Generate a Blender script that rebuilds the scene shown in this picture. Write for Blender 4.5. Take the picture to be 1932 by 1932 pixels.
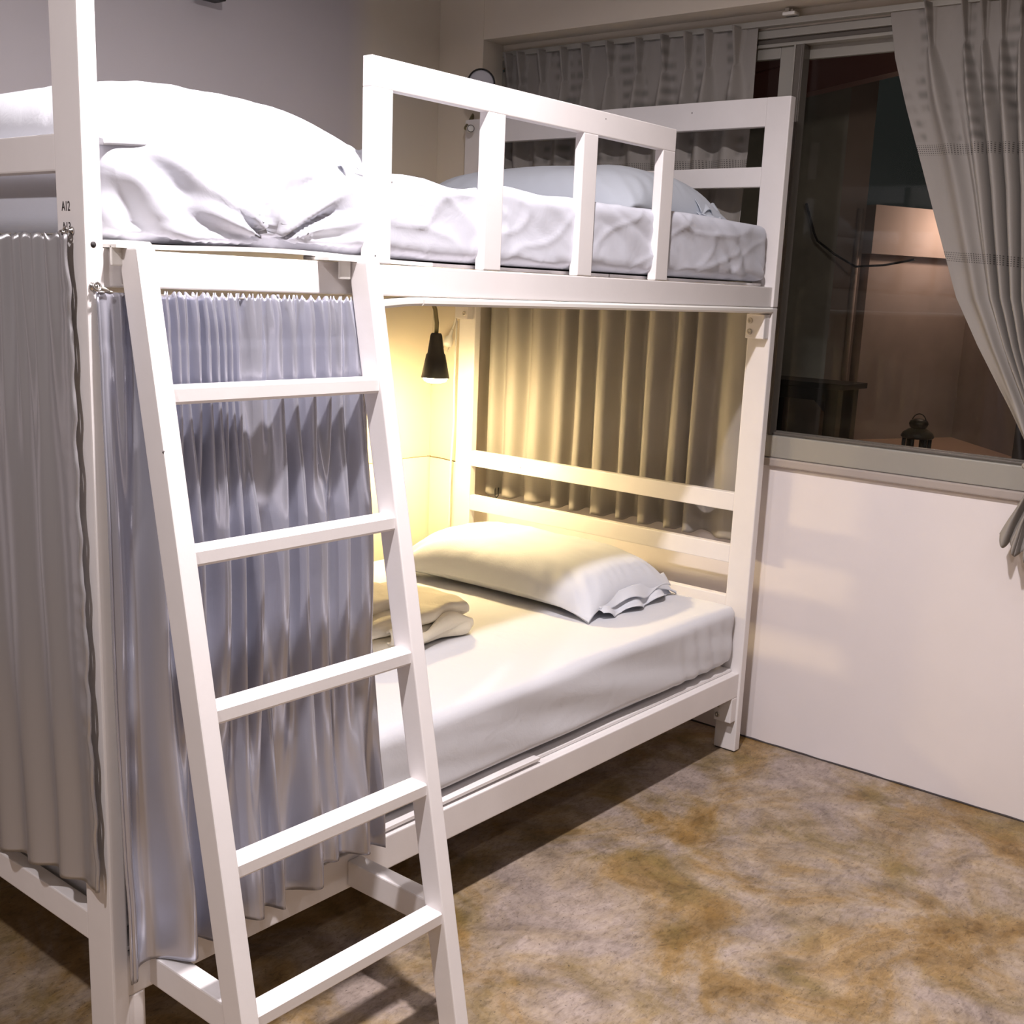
import bpy, bmesh, math, random
from mathutils import Vector, Matrix, noise

for o in list(bpy.data.objects):
    bpy.data.objects.remove(o, do_unlink=True)
scene = bpy.context.scene
COL = scene.collection

# ------------------------------------------------------------------ camera
CAM = Vector((-0.8776, -1.5008, 1.3173))
YAW, PITCH, ROLL = math.radians(38.8905), math.radians(-12.4166), math.radians(2.4682)
fwd = Vector((math.cos(YAW)*math.cos(PITCH), math.sin(YAW)*math.cos(PITCH), math.sin(PITCH)))
rgt0 = Vector((math.sin(YAW), -math.cos(YAW), 0))
up0 = rgt0.cross(fwd)
rgt = math.cos(ROLL)*rgt0 + math.sin(ROLL)*up0
up = -math.sin(ROLL)*rgt0 + math.cos(ROLL)*up0
cd = bpy.data.cameras.new('camera')
cam = bpy.data.objects.new('camera', cd)
COL.objects.link(cam)
cam.matrix_world = Matrix(((rgt.x, up.x, -fwd.x, CAM.x), (rgt.y, up.y, -fwd.y, CAM.y),
                           (rgt.z, up.z, -fwd.z, CAM.z), (0, 0, 0, 1)))
cd.sensor_width = 36
cd.lens = 2173.88/1932*36
cd.shift_x = -(985.84-966)/1932
cd.shift_y = (1021.2-966)/1932
cd.clip_start = 0.02
scene.camera = cam

# ------------------------------------------------------------------ world, lights, exposure
world = bpy.data.worlds.new('night')
scene.world = world
world.use_nodes = True
world.node_tree.nodes['Background'].inputs[0].default_value = (0.020, 0.023, 0.022, 1)
world.node_tree.nodes['Background'].inputs[1].default_value = 0.55
scene.view_settings.view_transform = 'Standard'
scene.view_settings.look = 'None'
scene.view_settings.gamma = 1
scene.view_settings.use_curve_mapping = False
scene.view_settings.exposure = 0.0

def point_light(name, loc, power, color, radius):
    l = bpy.data.lights.new(name, 'POINT')
    l.energy = power; l.color = color; l.shadow_soft_size = radius
    o = bpy.data.objects.new(name, l); COL.objects.link(o); o.location = loc
    return o

LAMPS = [(0.33, -0.55, 2.54, 54), (-1.15, -0.55, 2.54, 28), (0.33, -2.10, 2.54, 6), (-1.15, -2.10, 2.54, 6)]   # ceiling downlights
for lx, ly_, lz, pw in LAMPS:
    l = bpy.data.lights.new('downlight_glow', 'AREA')
    l.shape = 'DISK'; l.size = 0.09; l.energy = pw; l.color = (1.0, 0.924, 0.945); l.spread = math.radians(160)
    o = bpy.data.objects.new('downlight_glow', l); COL.objects.link(o); o.location = (lx, ly_, lz)

# ------------------------------------------------------------------ material helpers
def mat(name, color, rough=0.5, spec=0.5, **kw):
    m = bpy.data.materials.new(name); m.use_nodes = True
    b = m.node_tree.nodes['Principled BSDF']
    b.inputs['Base Color'].default_value = (*color, 1)
    b.inputs['Roughness'].default_value = rough
    b.inputs['Specular IOR Level'].default_value = spec
    for k, v in kw.items():
        b.inputs[k.replace('_', ' ')].default_value = v
    return m

def nodes(m):
    return m.node_tree.nodes, m.node_tree.links, m.node_tree.nodes['Principled BSDF']

def coords(m, scale=(1, 1, 1), kind='Object', rot=(0, 0, 0)):
    n, l, b = nodes(m)
    tc = n.new('ShaderNodeTexCoord'); mp = n.new('ShaderNodeMapping')
    mp.inputs['Scale'].default_value = scale; mp.inputs['Rotation'].default_value = rot
    l.new(tc.outputs[kind], mp.inputs['Vector'])
    return mp.outputs['Vector']

def noise_tex(m, vec, scale, detail=4, rough=0.5, dist=0.0):
    n, l, b = nodes(m)
    t = n.new('ShaderNodeTexNoise'); t.inputs['Scale'].default_value = scale
    t.inputs['Detail'].default_value = detail; t.inputs['Roughness'].default_value = rough
    t.inputs['Distortion'].default_value = dist
    l.new(vec, t.inputs['Vector'])
    return t.outputs['Fac']

def ramp(m, fac, stops):
    n, l, b = nodes(m)
    r = n.new('ShaderNodeValToRGB')
    els = r.color_ramp.elements
    while len(els) < len(stops): els.new(0.5)
    for e, (p, c) in zip(els, stops):
        e.position = p; e.color = (*c, 1) if len(c) == 3 else c
    l.new(fac, r.inputs['Fac'])
    return r.outputs['Color']

def mix(m, fac, a, b_, mode='MIX'):
    n, l, b = nodes(m)
    x = n.new('ShaderNodeMix'); x.data_type = 'RGBA'; x.blend_type = mode
    for s, v in ((x.inputs['Factor'], fac), (x.inputs['A'], a), (x.inputs['B'], b_)):
        if hasattr(v, 'links'): l.new(v, s)
        elif isinstance(v, (int, float)): s.default_value = v
        else: s.default_value = (*v, 1)
    return x.outputs['Result']

def mth(m, op, a, b_=None, c=None):
    n, l, _ = nodes(m)
    x = n.new('ShaderNodeMath'); x.operation = op
    for s, v in zip(x.inputs, (a, b_, c)):
        if v is None: continue
        if hasattr(v, 'links'): l.new(v, s)
        else: s.default_value = v
    return x.outputs[0]

def bump(m, height, strength, dist=0.01):
    n, l, b = nodes(m)
    x = n.new('ShaderNodeBump'); x.inputs['Strength'].default_value = strength
    x.inputs['Distance'].default_value = dist
    l.new(height, x.inputs['Height']); l.new(x.outputs['Normal'], b.inputs['Normal'])

def base(m, col):
    n, l, b = nodes(m); l.new(col, b.inputs['Base Color'])

# painted timber
def painted(name, col):
    m = mat(name, col, 0.38, 0.45)
    v = coords(m)
    f = noise_tex(m, v, 9, 5, 0.6)
    base(m, ramp(m, f, [(0.3, tuple(c*0.95 for c in col)), (0.7, col)]))
    v2 = coords(m, (160, 160, 160)); bump(m, noise_tex(m, v2, 1.0, 3), 0.06, 0.002)
    return m
M_WHITE = painted('white_paint', (0.80, 0.765, 0.755))
M_WHITE_LADDER = painted('white_ladder_paint', (0.82, 0.785, 0.775))
M_BOARD = mat('plywood', (0.66, 0.55, 0.40), 0.6)
M_SEAM = mat('dark_seam', (0.06, 0.05, 0.05), 0.8)
M_CHROME = mat('chrome', (0.62, 0.60, 0.58), 0.22, 0.5, Metallic=1.0)
M_BOLT = mat('zinc_bolt', (0.50, 0.47, 0.42), 0.38, 0.5, Metallic=0.7)
M_INK = mat('black_ink', (0.03, 0.025, 0.025), 0.7)
M_BLACK = mat('black_enamel', (0.018, 0.016, 0.014), 0.45, 0.4)
M_NECK = mat('brass_gooseneck', (0.22, 0.19, 0.10), 0.4, 0.5, Metallic=0.6)
M_PLASTIC = mat('white_plastic', (0.80, 0.78, 0.74), 0.35)
M_ALU = mat('grey_aluminium', (0.34, 0.325, 0.29), 0.42, 0.4, Metallic=0.15)
M_ALU_DARK = mat('dark_aluminium', (0.12, 0.105, 0.09), 0.45, 0.4, Metallic=0.15)
M_RUBBER = mat('dark_rubber', (0.03, 0.03, 0.03), 0.8)

# linen
def linen(name, col, bumpk=0.10):
    m = mat(name, col, 0.78, 0.2)
    n, l, b = nodes(m)
    b.inputs['Sheen Weight'].default_value = 0.15
    v = coords(m, (1, 1, 1))
    h = noise_tex(m, v, 14, 6, 0.55, 0.6)
    bump(m, h, bumpk, 0.02)
    return m
M_SHEET = linen('pale_blue_sheet', (0.60, 0.615, 0.685))
M_SHEET_LOW = linen('white_sheet', (0.66, 0.665, 0.70))
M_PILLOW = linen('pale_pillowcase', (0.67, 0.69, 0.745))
M_PILLOW_SHADED = linen('shaded_pillowcase', (0.50, 0.535, 0.59))  # pillowcase made darker and bluer: shade on the upper pillow put into its colour
M_CREAM = linen('cream_blanket', (0.86, 0.79, 0.63), 0.35)

# satin
def satin(name, col, rough):
    m = mat(name, col, rough, 0.7, Metallic=0.62)
    n, l, b = nodes(m)
    v = coords(m, (420, 420, 14))
    bump(m, noise_tex(m, v, 1.0, 2), 0.05, 0.002)
    return m
M_SATIN = satin('silver_satin', (0.53, 0.54, 0.62), 0.25)
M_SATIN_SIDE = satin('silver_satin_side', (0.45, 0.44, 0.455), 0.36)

# jacquard window curtain: uv in metres, v measured down from the heading
def smooth01(m, x, a, b):
    n, l, _ = nodes(m)
    r = n.new('ShaderNodeMapRange'); r.interpolation_type = 'SMOOTHSTEP'
    r.inputs['From Min'].default_value = a; r.inputs['From Max'].default_value = b
    l.new(x, r.inputs['Value'])
    return r.outputs['Result']
def jacquard(name, col):
    m = mat(name, col, 0.6, 0.3)
    n, l, b = nodes(m)
    tc = n.new('ShaderNodeTexCoord'); sp = n.new('ShaderNodeSeparateXYZ')
    l.new(tc.outputs['UV'], sp.inputs[0])
    u, v = sp.outputs[0], sp.outputs[1]
    def band(d): return mth(m, 'LESS_THAN', mth(m, 'ABSOLUTE', mth(m, 'SUBTRACT', v, d)), 0.0135)
    inb = mth(m, 'MAXIMUM', band(0.366), band(0.640))
    cu = mth(m, 'FRACT', mth(m, 'MULTIPLY', mth(m, 'ADD', u, mth(m, 'MULTIPLY', v, 0.12)), 92.0))
    cv = mth(m, 'FRACT', mth(m, 'MULTIPLY', v, 185.0))
    dots = mth(m, 'MULTIPLY', mth(m, 'LESS_THAN', cu, 0.45), mth(m, 'LESS_THAN', cv, 0.5))
    dots = mth(m, 'MULTIPLY', mth(m, 'MULTIPLY', dots, inb), 0.8)
    # rows of soft woven dashes above the first dotted band
    row = mth(m, 'SINE', mth(m, 'MULTIPLY', v, 2*math.pi/0.036))
    dash = noise_tex(m, coords(m, (11, 3.5, 1), 'UV'), 1.0, 2, 0.5)
    up_ = mth(m, 'LESS_THAN', v, 0.345)
    dk = mth(m, 'MULTIPLY', mth(m, 'MULTIPLY', mth(m, 'MULTIPLY_ADD', row, 0.5, 0.5), smooth01(m, dash, 0.48, 0.62)), mth(m, 'MULTIPLY', up_, 0.85))
    cloud = noise_tex(m, coords(m, (7, 4, 1), 'UV'), 1.0, 3, 0.5)
    heath = noise_tex(m, coords(m, (420, 700, 1), 'UV'), 1.0, 2, 0.6)
    c = ramp(m, cloud, [(0.35, tuple(x*0.88 for x in col)), (0.65, col)])
    c = mix(m, mth(m, 'MULTIPLY', heath, 0.5), c, tuple(x*0.62 for x in col))
    c = mix(m, dk, c, tuple(x*0.45 for x in col))
    c = mix(m, dots, c, (0.03, 0.025, 0.025))
    base(m, c)
    bump(m, heath, 0.15, 0.002)
    return m
M_JACQ = jacquard('grey_jacquard', (0.33, 0.305, 0.28))

# walls
def plaster(name, col, var=0.93, bumpk=0.08):
    m = mat(name, col, 0.75, 0.25)
    f = noise_tex(m, coords(m), 2.3, 5, 0.55)
    base(m, ramp(m, f, [(0.3, tuple(c*var for c in col)), (0.7, col)]))
    bump(m, noise_tex(m, coords(m, (60, 60, 60)), 1.0, 3), bumpk, 0.003)
    return m
M_WALL_WIN = plaster('white_plaster', (0.82, 0.765, 0.765))
M_COLUMN = plaster('beige_plaster', (0.70, 0.63, 0.525))
M_CEIL = plaster('ceiling_plaster', (0.62, 0.60, 0.57))
M_ROOM = plaster('room_plaster', (0.30, 0.28, 0.27))
M_SILL = plaster('grey_sill', (0.40, 0.35, 0.32))
# back wall: cool grey, blending to warm beige near the corner
M_BACK = mat('two_tone_wall', (0.4, 0.4, 0.4), 0.75, 0.25)
_n, _l, _b = nodes(M_BACK)
_tc = _n.new('ShaderNodeTexCoord'); _sp = _n.new('ShaderNodeSeparateXYZ')
_l.new(_tc.outputs['Object'], _sp.inputs[0])
_f = mth(M_BACK, 'MULTIPLY_ADD', _sp.outputs[0], 9.0, -14.9)
_mr = _n.new('ShaderNodeClamp'); _l.new(_f, _mr.inputs[0])
_c = mix(M_BACK, _mr.outputs[0], (0.56, 0.525, 0.54), (0.70, 0.63, 0.52))
_nz = noise_tex(M_BACK, coords(M_BACK), 2.5, 5, 0.55)
base(M_BACK, mix(M_BACK, mth(M_BACK, 'MULTIPLY', _nz, 0.18), _c, (0.30, 0.27, 0.24)))
bump(M_BACK, noise_tex(M_BACK, coords(M_BACK, (60, 60, 60)), 1.0, 3), 0.08, 0.003)

# stained concrete floor
M_FLOOR = mat('stained_concrete', (0.3, 0.24, 0.17), 0.42, 0.35)
_v = coords(M_FLOOR)
_big = noise_tex(M_FLOOR, _v, 3.1, 6, 0.62, 0.7)
_hue = ramp(M_FLOOR, _big, [(0.36, (0.25, 0.150, 0.045)), (0.45, (0.345, 0.235, 0.105)), (0.53, (0.40, 0.315, 0.215)), (0.62, (0.43, 0.355, 0.30))])
_ol = noise_tex(M_FLOOR, coords(M_FLOOR, (1, 1, 1), 'Object', (0, 0, 1.1)), 4.3, 5, 0.6, 0.4)
_hue = mix(M_FLOOR, ramp(M_FLOOR, _ol, [(0.52, (0, 0, 0)), (0.66, (0.75, 0.75, 0.75))]), _hue, (0.23, 0.165, 0.05))
_mid = noise_tex(M_FLOOR, coords(M_FLOOR, (1, 1, 1), 'Object', (0, 0, 0.6)), 9.0, 9, 0.70, 0.6)
_col = mix(M_FLOOR, 1.0, _hue, ramp(M_FLOOR, _mid, [(0.28, (0.52, 0.50, 0.48)), (0.50, (0.98, 0.97, 0.96)), (0.72, (1.35, 1.35, 1.33))]), 'MULTIPLY')
_fine = noise_tex(M_FLOOR, coords(M_FLOOR, (1, 2.2, 1), 'Object', (0, 0, -0.7)), 42, 6, 0.75, 0.8)
_col = mix(M_FLOOR, 1.0, _col, ramp(M_FLOOR, _fine, [(0.30, (0.55, 0.52, 0.50)), (0.48, (0.97, 0.96, 0.95)), (0.70, (1.18, 1.17, 1.16))]), 'MULTIPLY')
_spk = noise_tex(M_FLOOR, _v, 120, 3, 0.6)
_sp = mth(M_FLOOR, 'MULTIPLY', mth(M_FLOOR, 'LESS_THAN', _spk, 0.335), 0.7)
base(M_FLOOR, mix(M_FLOOR, 1.0, mix(M_FLOOR, _sp, _col, (0.10, 0.075, 0.055)), (0.80, 0.80, 0.84), 'MULTIPLY'))
bump(M_FLOOR, _fine, 0.10, 0.002)

# outside
M_OUT = plaster('pink_render', (0.40, 0.335, 0.30), 0.7, 0.12)
M_OUT_GREY = plaster('stained_grey_render', (0.50, 0.50, 0.46), 0.5, 0.2)
M_OUT_FLOOR = plaster('terrace_floor', (0.52, 0.36, 0.26))
M_RED = mat('dark_red_paint', (0.12, 0.045, 0.04), 0.35)
M_DARKWOOD = mat('black_wood', (0.012, 0.012, 0.011), 0.5)
M_PURPLE = mat('dark_door', (0.03, 0.018, 0.022), 0.6)

# glass
M_GLASS = bpy.data.materials.new('window_glass'); M_GLASS.use_nodes = True
_n = M_GLASS.node_tree.nodes; _l = M_GLASS.node_tree.links
for x in list(_n):
    if x.type != 'OUTPUT_MATERIAL': _n.remove(x)
_o = [x for x in _n if x.type == 'OUTPUT_MATERIAL'][0]
_t = _n.new('ShaderNodeBsdfTransparent'); _t.inputs[0].default_value = (0.90, 0.92, 0.90, 1)
_g = _n.new('ShaderNodeBsdfGlossy'); _g.inputs['Roughness'].default_value = 0.03
_g.inputs[0].default_value = (0.8, 0.8, 0.8, 1)
_fr = _n.new('ShaderNodeFresnel'); _fr.inputs[0].default_value = 1.35
_mx = _n.new('ShaderNodeMixShader')
_l.new(_fr.outputs[0], _mx.inputs[0]); _l.new(_t.outputs[0], _mx.inputs[1]); _l.new(_g.outputs[0], _mx.inputs[2])
_l.new(_mx.outputs[0], _o.inputs[0])

def emit(name, col, strength):
    m = bpy.data.materials.new(name); m.use_nodes = True
    b = m.node_tree.nodes['Principled BSDF']
    b.inputs['Base Color'].default_value = (*col, 1)
    b.inputs['Emission Color'].default_value = (*col, 1)
    b.inputs['Emission Strength'].default_value = strength
    return m
M_BULB = emit('lit_bulb', (1.0, 0.75, 0.375), 950)
M_FROST = mat('frosted_grey_glass', (0.45, 0.44, 0.47), 0.5)

# ------------------------------------------------------------------ object helpers (all geometry in world coordinates)
def tag(o, label=None, cat=None, group=None, kind=None):
    if label: o['label'] = label
    if cat: o['category'] = cat
    if group: o['group'] = group
    if kind: o['kind'] = kind
    return o

def thing(name, loc, label=None, cat=None, group=None, kind=None):
    o = bpy.data.objects.new(name, None); COL.objects.link(o)
    o.location = loc; o.empty_display_size = 0.05
    return tag(o, label, cat, group, kind)

def link(name, me, m, parent=None):
    if m is not None and not me.materials: me.materials.append(m)
    o = bpy.data.objects.new(name, me); COL.objects.link(o)
    if parent is not None:
        o.parent = parent
        if parent.type == 'EMPTY': o.location = -Vector(parent.location)
    return o

def from_bm(name, bm, m, parent=None, smooth=False):
    me = bpy.data.meshes.new(name); bm.normal_update(); bm.to_mesh(me); bm.free()
    if smooth:
        for p in me.polygons: p.use_smooth = True
    return link(name, me, m, parent)

def bm_box(bm, x0, x1, y0, y1, z0, z1, bevel=0.0, seg=2):
    r = bmesh.ops.create_cube(bm, size=1)
    vs = r['verts']
    for v in vs:
        v.co = Vector((x0+(v.co.x+.5)*(x1-x0), y0+(v.co.y+.5)*(y1-y0), z0+(v.co.z+.5)*(z1-z0)))
    if bevel > 0:
        es = {e for v in vs for e in v.link_edges}
        bmesh.ops.bevel(bm, geom=list(es), offset=bevel, segments=seg, affect='EDGES', profile=0.6)

def box(name, x0, x1, y0, y1, z0, z1, m, parent=None, bevel=0.0025):
    bm = bmesh.new(); bm_box(bm, x0, x1, y0, y1, z0, z1, bevel)
    return from_bm(name, bm, m, parent)

def prism(name, poly, axis, a0, a1, m, parent=None, bevel=0.0):
    """poly: points in the two other axes (order x,y,z without `axis`), extruded along axis."""
    bm = bmesh.new()
    def P(p, a):
        if axis == 'x': return (a, p[0], p[1])
        if axis == 'y': return (p[0], a, p[1])
        return (p[0], p[1], a)
    A = [bm.verts.new(P(p, a0)) for p in poly]; B = [bm.verts.new(P(p, a1)) for p in poly]
    k = len(poly)
    bm.faces.new(A); bm.faces.new(B[::-1])
    for i in range(k): bm.faces.new((A[i], B[i], B[(i+1) % k], A[(i+1) % k]))
    bmesh.ops.recalc_face_normals(bm, faces=bm.faces)
    if bevel: bmesh.ops.bevel(bm, geom=list(bm.edges), offset=bevel, segments=2, affect='EDGES', profile=0.6)
    return from_bm(name, bm, m, parent)

def tube(name, pts, r, m, parent=None, seg=10, closed=False):
    bm = bmesh.new(); pts = [Vector(p) for p in pts]; rings = []
    n = len(pts); prev = None
    for i, p in enumerate(pts):
        if closed: t = pts[(i+1) % n]-pts[i-1]
        else: t = pts[min(i+1, n-1)]-pts[max(i-1, 0)]
        t.normalize()
        if prev is None:
            a = Vector((0, 0, 1)) if abs(t.z) < .9 else Vector((1, 0, 0))
        else: a = prev
        u = (a - t*a.dot(t)).normalized(); w = t.cross(u); prev = u
        rr = r[i] if isinstance(r, (list, tuple)) else r
        rings.append([bm.verts.new(p+rr*(math.cos(k*2*math.pi/seg)*u+math.sin(k*2*math.pi/seg)*w)) for k in range(seg)])
    for i in range(n if closed else n-1):
        a, b = rings[i], rings[(i+1) % n]
        for k in range(seg): bm.faces.new((a[k], a[(k+1) % seg], b[(k+1) % seg], b[k]))
    if not closed:
        bm.faces.new(rings[0][::-1]); bm.faces.new(rings[-1])
    bmesh.ops.recalc_face_normals(bm, faces=bm.faces)
    return from_bm(name, bm, m, parent, True)

def lathe(name, origin, axis, prof, m, parent=None, seg=28, smooth=True):
    """prof: list of (distance along axis, radius)."""
    ax = Vector(axis).normalized(); a = Vector((0, 0, 1)) if abs(ax.z) < .9 else Vector((1, 0, 0))
    u = (a-ax*a.dot(ax)).normalized(); w = ax.cross(u); o = Vector(origin)
    bm = bmesh.new(); rings = []
    for d, r in prof:
        rings.append([bm.verts.new(o+ax*d+max(r, 1e-5)*(math.cos(k*2*math.pi/seg)*u+math.sin(k*2*math.pi/seg)*w)) for k in range(seg)])
    for a_, b_ in zip(rings, rings[1:]):
        for k in range(seg): bm.faces.new((a_[k], a_[(k+1) % seg], b_[(k+1) % seg], b_[k]))
    bm.faces.new(rings[0][::-1]); bm.faces.new(rings[-1])
    bmesh.ops.recalc_face_normals(bm, faces=bm.faces)
    ob = from_bm(name, bm, m, parent, smooth)
    return ob

def sheet(name, nu, nv, f, m, parent=None, thick=0.0016, uvs=None):
    vs = []; fs = []
    for j in range(nv+1):
        for i in range(nu+1): vs.append(f(i/nu, j/nv))
    for j in range(nv):
        for i in range(nu):
            a = j*(nu+1)+i; fs.append((a, a+1, a+nu+2, a+nu+1))
    me = bpy.data.meshes.new(name); me.from_pydata(vs, [], fs)
    for p in me.polygons: p.use_smooth = True
    if uvs:
        lay = me.uv_layers.new(name='UVMap')
        uvv = [uvs(i/nu, j/nv) for j in range(nv+1) for i in range(nu+1)]
        for lp in me.loops: lay.data[lp.index].uv = uvv[lp.vertex_index]
    o = link(name, me, m, parent)
    if thick:
        md = o.modifiers.new('thickness', 'SOLIDIFY'); md.thickness = thick; md.offset = 0
    return o

def sstep(a, b, x):
    t = max(0.0, min(1.0, (x-a)/(b-a))); return t*t*(3-2*t)
def lerp(a, b, t): return a+(b-a)*t
def interp(tab, x):
    if x <= tab[0][0]: return tab[0][1]
    for (a, va), (b, vb) in zip(tab, tab[1:]):
        if x <= b: return va+(vb-va)*sstep(a, b, x) if False else va+(vb-va)*(x-a)/(b-a)
    return tab[-1][1]
def N3(x, y, z): return noise.noise(Vector((x, y, z)))

def rounded_box(name, c, h, r, n, disp, m, parent=None):
    """box of centre c, half size h, edge radius r, subdivided n=(nx,ny,nz), each vertex moved by disp(p, normal)."""
    bm = bmesh.new(); grid = {}
    def V(i, j, k):
        key = (i, j, k)
        if key not in grid:
            p = Vector((lerp(-h[0], h[0], i/n[0]), lerp(-h[1], h[1], j/n[1]), lerp(-h[2], h[2], k/n[2])))
            q = Vector([max(-(h[a]-r), min(h[a]-r, p[a])) for a in range(3)])
            d = p-q
            if d.length > 1e-9:
                nn = d.normalized(); p = q+nn*min(r, d.length if False else r)
            else: nn = Vector((0, 0, 1))
            P = Vector(c)+p
            grid[key] = bm.verts.new(P+disp(P, nn))
        return grid[key]
    for a, b, cc in ((0, 1, 2), (1, 2, 0), (2, 0, 1)):
        for s in (0, n[cc]):
            for i in range(n[a]):
                for j in range(n[b]):
                    def K(x, y):
                        t = [0, 0, 0]; t[a] = x; t[b] = y; t[cc] = s; return V(*t)
                    q = (K(i, j), K(i+1, j), K(i+1, j+1), K(i, j+1))
                    bm.faces.new(q if s else q[::-1])
    return from_bm(name, bm, m, parent, True)

# ------------------------------------------------------------------ measured dimensions of the bed
L, PX, QY, W = 2.05, 0.0278, 0.0708, 1.150
YR = 0.0064
XW = 2.16                      # window wall
XC = 2.06                      # face of the column and beam
YB = 1.31                      # back wall
CEIL = 2.62
RX0, RY0 = -2.7, -3.2          # the room behind the camera

# ------------------------------------------------------------------ room shell
def struct(o): o['kind'] = 'structure'; return o
struct(box('floor', RX0, XW+.12, RY0, YB+.1, -.06, 0, M_FLOOR, None, 0))
struct(box('ceiling', RX0, XW+.12, RY0, YB+.1, CEIL, CEIL+.06, M_CEIL, None, 0))
struct(box('wall_back', RX0, XW+.12, YB, YB+.1, 0, CEIL, M_BACK, None, 0))
struct(box('wall_left', RX0-.1, RX0, RY0, YB+.1, 0, CEIL, M_ROOM, None, 0))
struct(box('wall_front', RX0, XW+.12, RY0-.1, RY0, 0, CEIL, M_ROOM, None, 0))
# window wall: below the sill, right of the window, header
WY0, WY1 = -1.35, 1.117        # window opening in y
struct(box('wall_right', XW, XW+.12, RY0, YB, 0, 0.855, M_WALL_WIN, None, 0))
struct(box('wall_right', XW, XW+.12, RY0, WY0, 0.855, CEIL, M_WALL_WIN, None, 0))
struct(box('wall_right', XW, XW+.12, WY0, YB, 2.036, CEIL, M_COLUMN, None, 0))
struct(box('trim_1', XC, XW, WY1, YB, 0, CEIL, M_COLUMN, None, 0.002))         # corner column
struct(box('trim_2', XC, XW, RY0, WY1, 2.082, CEIL, M_COLUMN, None, 0.002))    # beam over the window
# thicker lower render with an uneven top edge, along back wall and column
def wains(u, v):
    x = lerp(RX0, XC, u)
    z = lerp(0.0, 0.722+0.006*N3(x*3, 1.3, 0)+0.004*N3(x*11, 4.3, 0), v)
    return (x, YB-.007, z)
o = sheet('trim_3', 160, 2, wains, M_BACK, None, 0.013); struct(o)
def wains2(u, v):
    y = lerp(YB, WY1, u)
    return (XC-.005, y, lerp(0.0, 0.722-.004*u+0.003*N3(y*14, 2.3, 0), v))
o = sheet('trim_4', 24, 2, wains2, M_COLUMN, None, 0.009); struct(o)
M_CRACK = mat('crack_shadow_filler', (0.16, 0.12, 0.06), 0.9)
struct(tube('trim_7', [wains(i/160, 1) for i in range(161)], .0022, M_CRACK, None, 6))
struct(tube('trim_8', [Vector(wains2(i/24, 1))+Vector((-.004, 0, 0)) for i in range(25)], .0018, M_CRACK, None, 6))
# floor-to-wall joint
tube_pts = [(XW-.001, lerp(-2.2, 0.3, t/60), 0.002+0.0015*N3(t*.7, 0, 0)) for t in range(61)]
struct(tube('trim_5', tube_pts, [0.0028+0.0018*N3(t*.9, 5, 0) for t in range(61)], M_SEAM, None, 6))
# sill
o = struct(box('trim_6', XW-.016, XW+.02, WY0, WY1, 0.843, 0.866, M_SILL, None, 0.004))

# ------------------------------------------------------------------ sliding window
win = thing('window_1', (XW, 0.05, 0.87), None, None, None, 'structure')
box('bottom_rail', XW-.004, XW+.05, WY0, WY1, 0.867, 0.93, M_ALU, win)
box('bottom_track', XW+.012, XW+.05, WY0, WY1, 0.93, 0.938, M_ALU_DARK, win)
box('head_rail', XW-.004, XW+.05, WY0, WY1, 2.014, 2.036, M_ALU, win)
box('head_track', XW+.006, XW+.05, WY0, WY1, 2.000, 2.014, M_ALU_DARK, win)
box('head_groove', XW+.000, XW+.05, WY0, WY1, 1.991, 2.000, M_ALU, win)
box('mullion', XW-.002, XW+.034, 0.050, 0.070, 0.93, 1.991, M_ALU_DARK, win)
box('mullion_lip', XW-.004, XW+.034, 0.0695, 0.0745, 0.93, 1.991, M_ALU, win, .001)
box('mullion_lip', XW-.004, XW+.034, 0.044, 0.049, 0.93, 1.991, M_ALU_DARK, win, .001)
box('sash_stile', XW+.010, XW+.030, 0.0745, 0.120, 0.938, 1.991, M_ALU, win)
box('sash_top_rail', XW+.010, XW+.030, 0.120, WY1, 1.962, 1.991, M_ALU, win)
box('sash_top_rail', XW+.034, XW+.052, WY0, 0.050, 1.958, 1.992, M_ALU, win)
box('sash_bottom_rail', XW+.034, XW+.052, WY0, 0.050, 0.934, 0.940, M_ALU_DARK, win, .001)
box('jamb', XW-.004, XW+.05, WY1-.03, WY1, 0.93, 2.0, M_ALU, win)
box('jamb', XW-.004, XW+.05, WY0, WY0+.03, 0.93, 2.0, M_ALU, win)
box('pane', XW+.018, XW+.022, 0.118, WY1-.03, 0.938, 1.964, M_GLASS, win, 0)
box('pane', XW+.041, XW+.045, WY0+.03, 0.052, 0.938, 1.962, M_GLASS, win, 0)

# curtain track with end bracket
tr = thing('curtain_track', (XW-.05, 0.05, 2.05), 'pale curtain track running above the night window', 'curtain track')
box('rail', XW-.030, XW-.004, WY0+.02, WY1-.02, 2.040, 2.056, M_ALU, tr)
br = box('bracket', XW-.042, XW-.010, 0.062, 0.098, 2.060, 2.069, M_PLASTIC, tr, .002)
box('screw_tab', XW-.040, XW-.030, 0.080, 0.092, 2.069, 2.078, M_BOLT, br, .001)
box('screw_tab', XW-.040, XW-.030, 0.068, 0.074, 2.069, 2.074, M_BOLT, br, .001)

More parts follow.
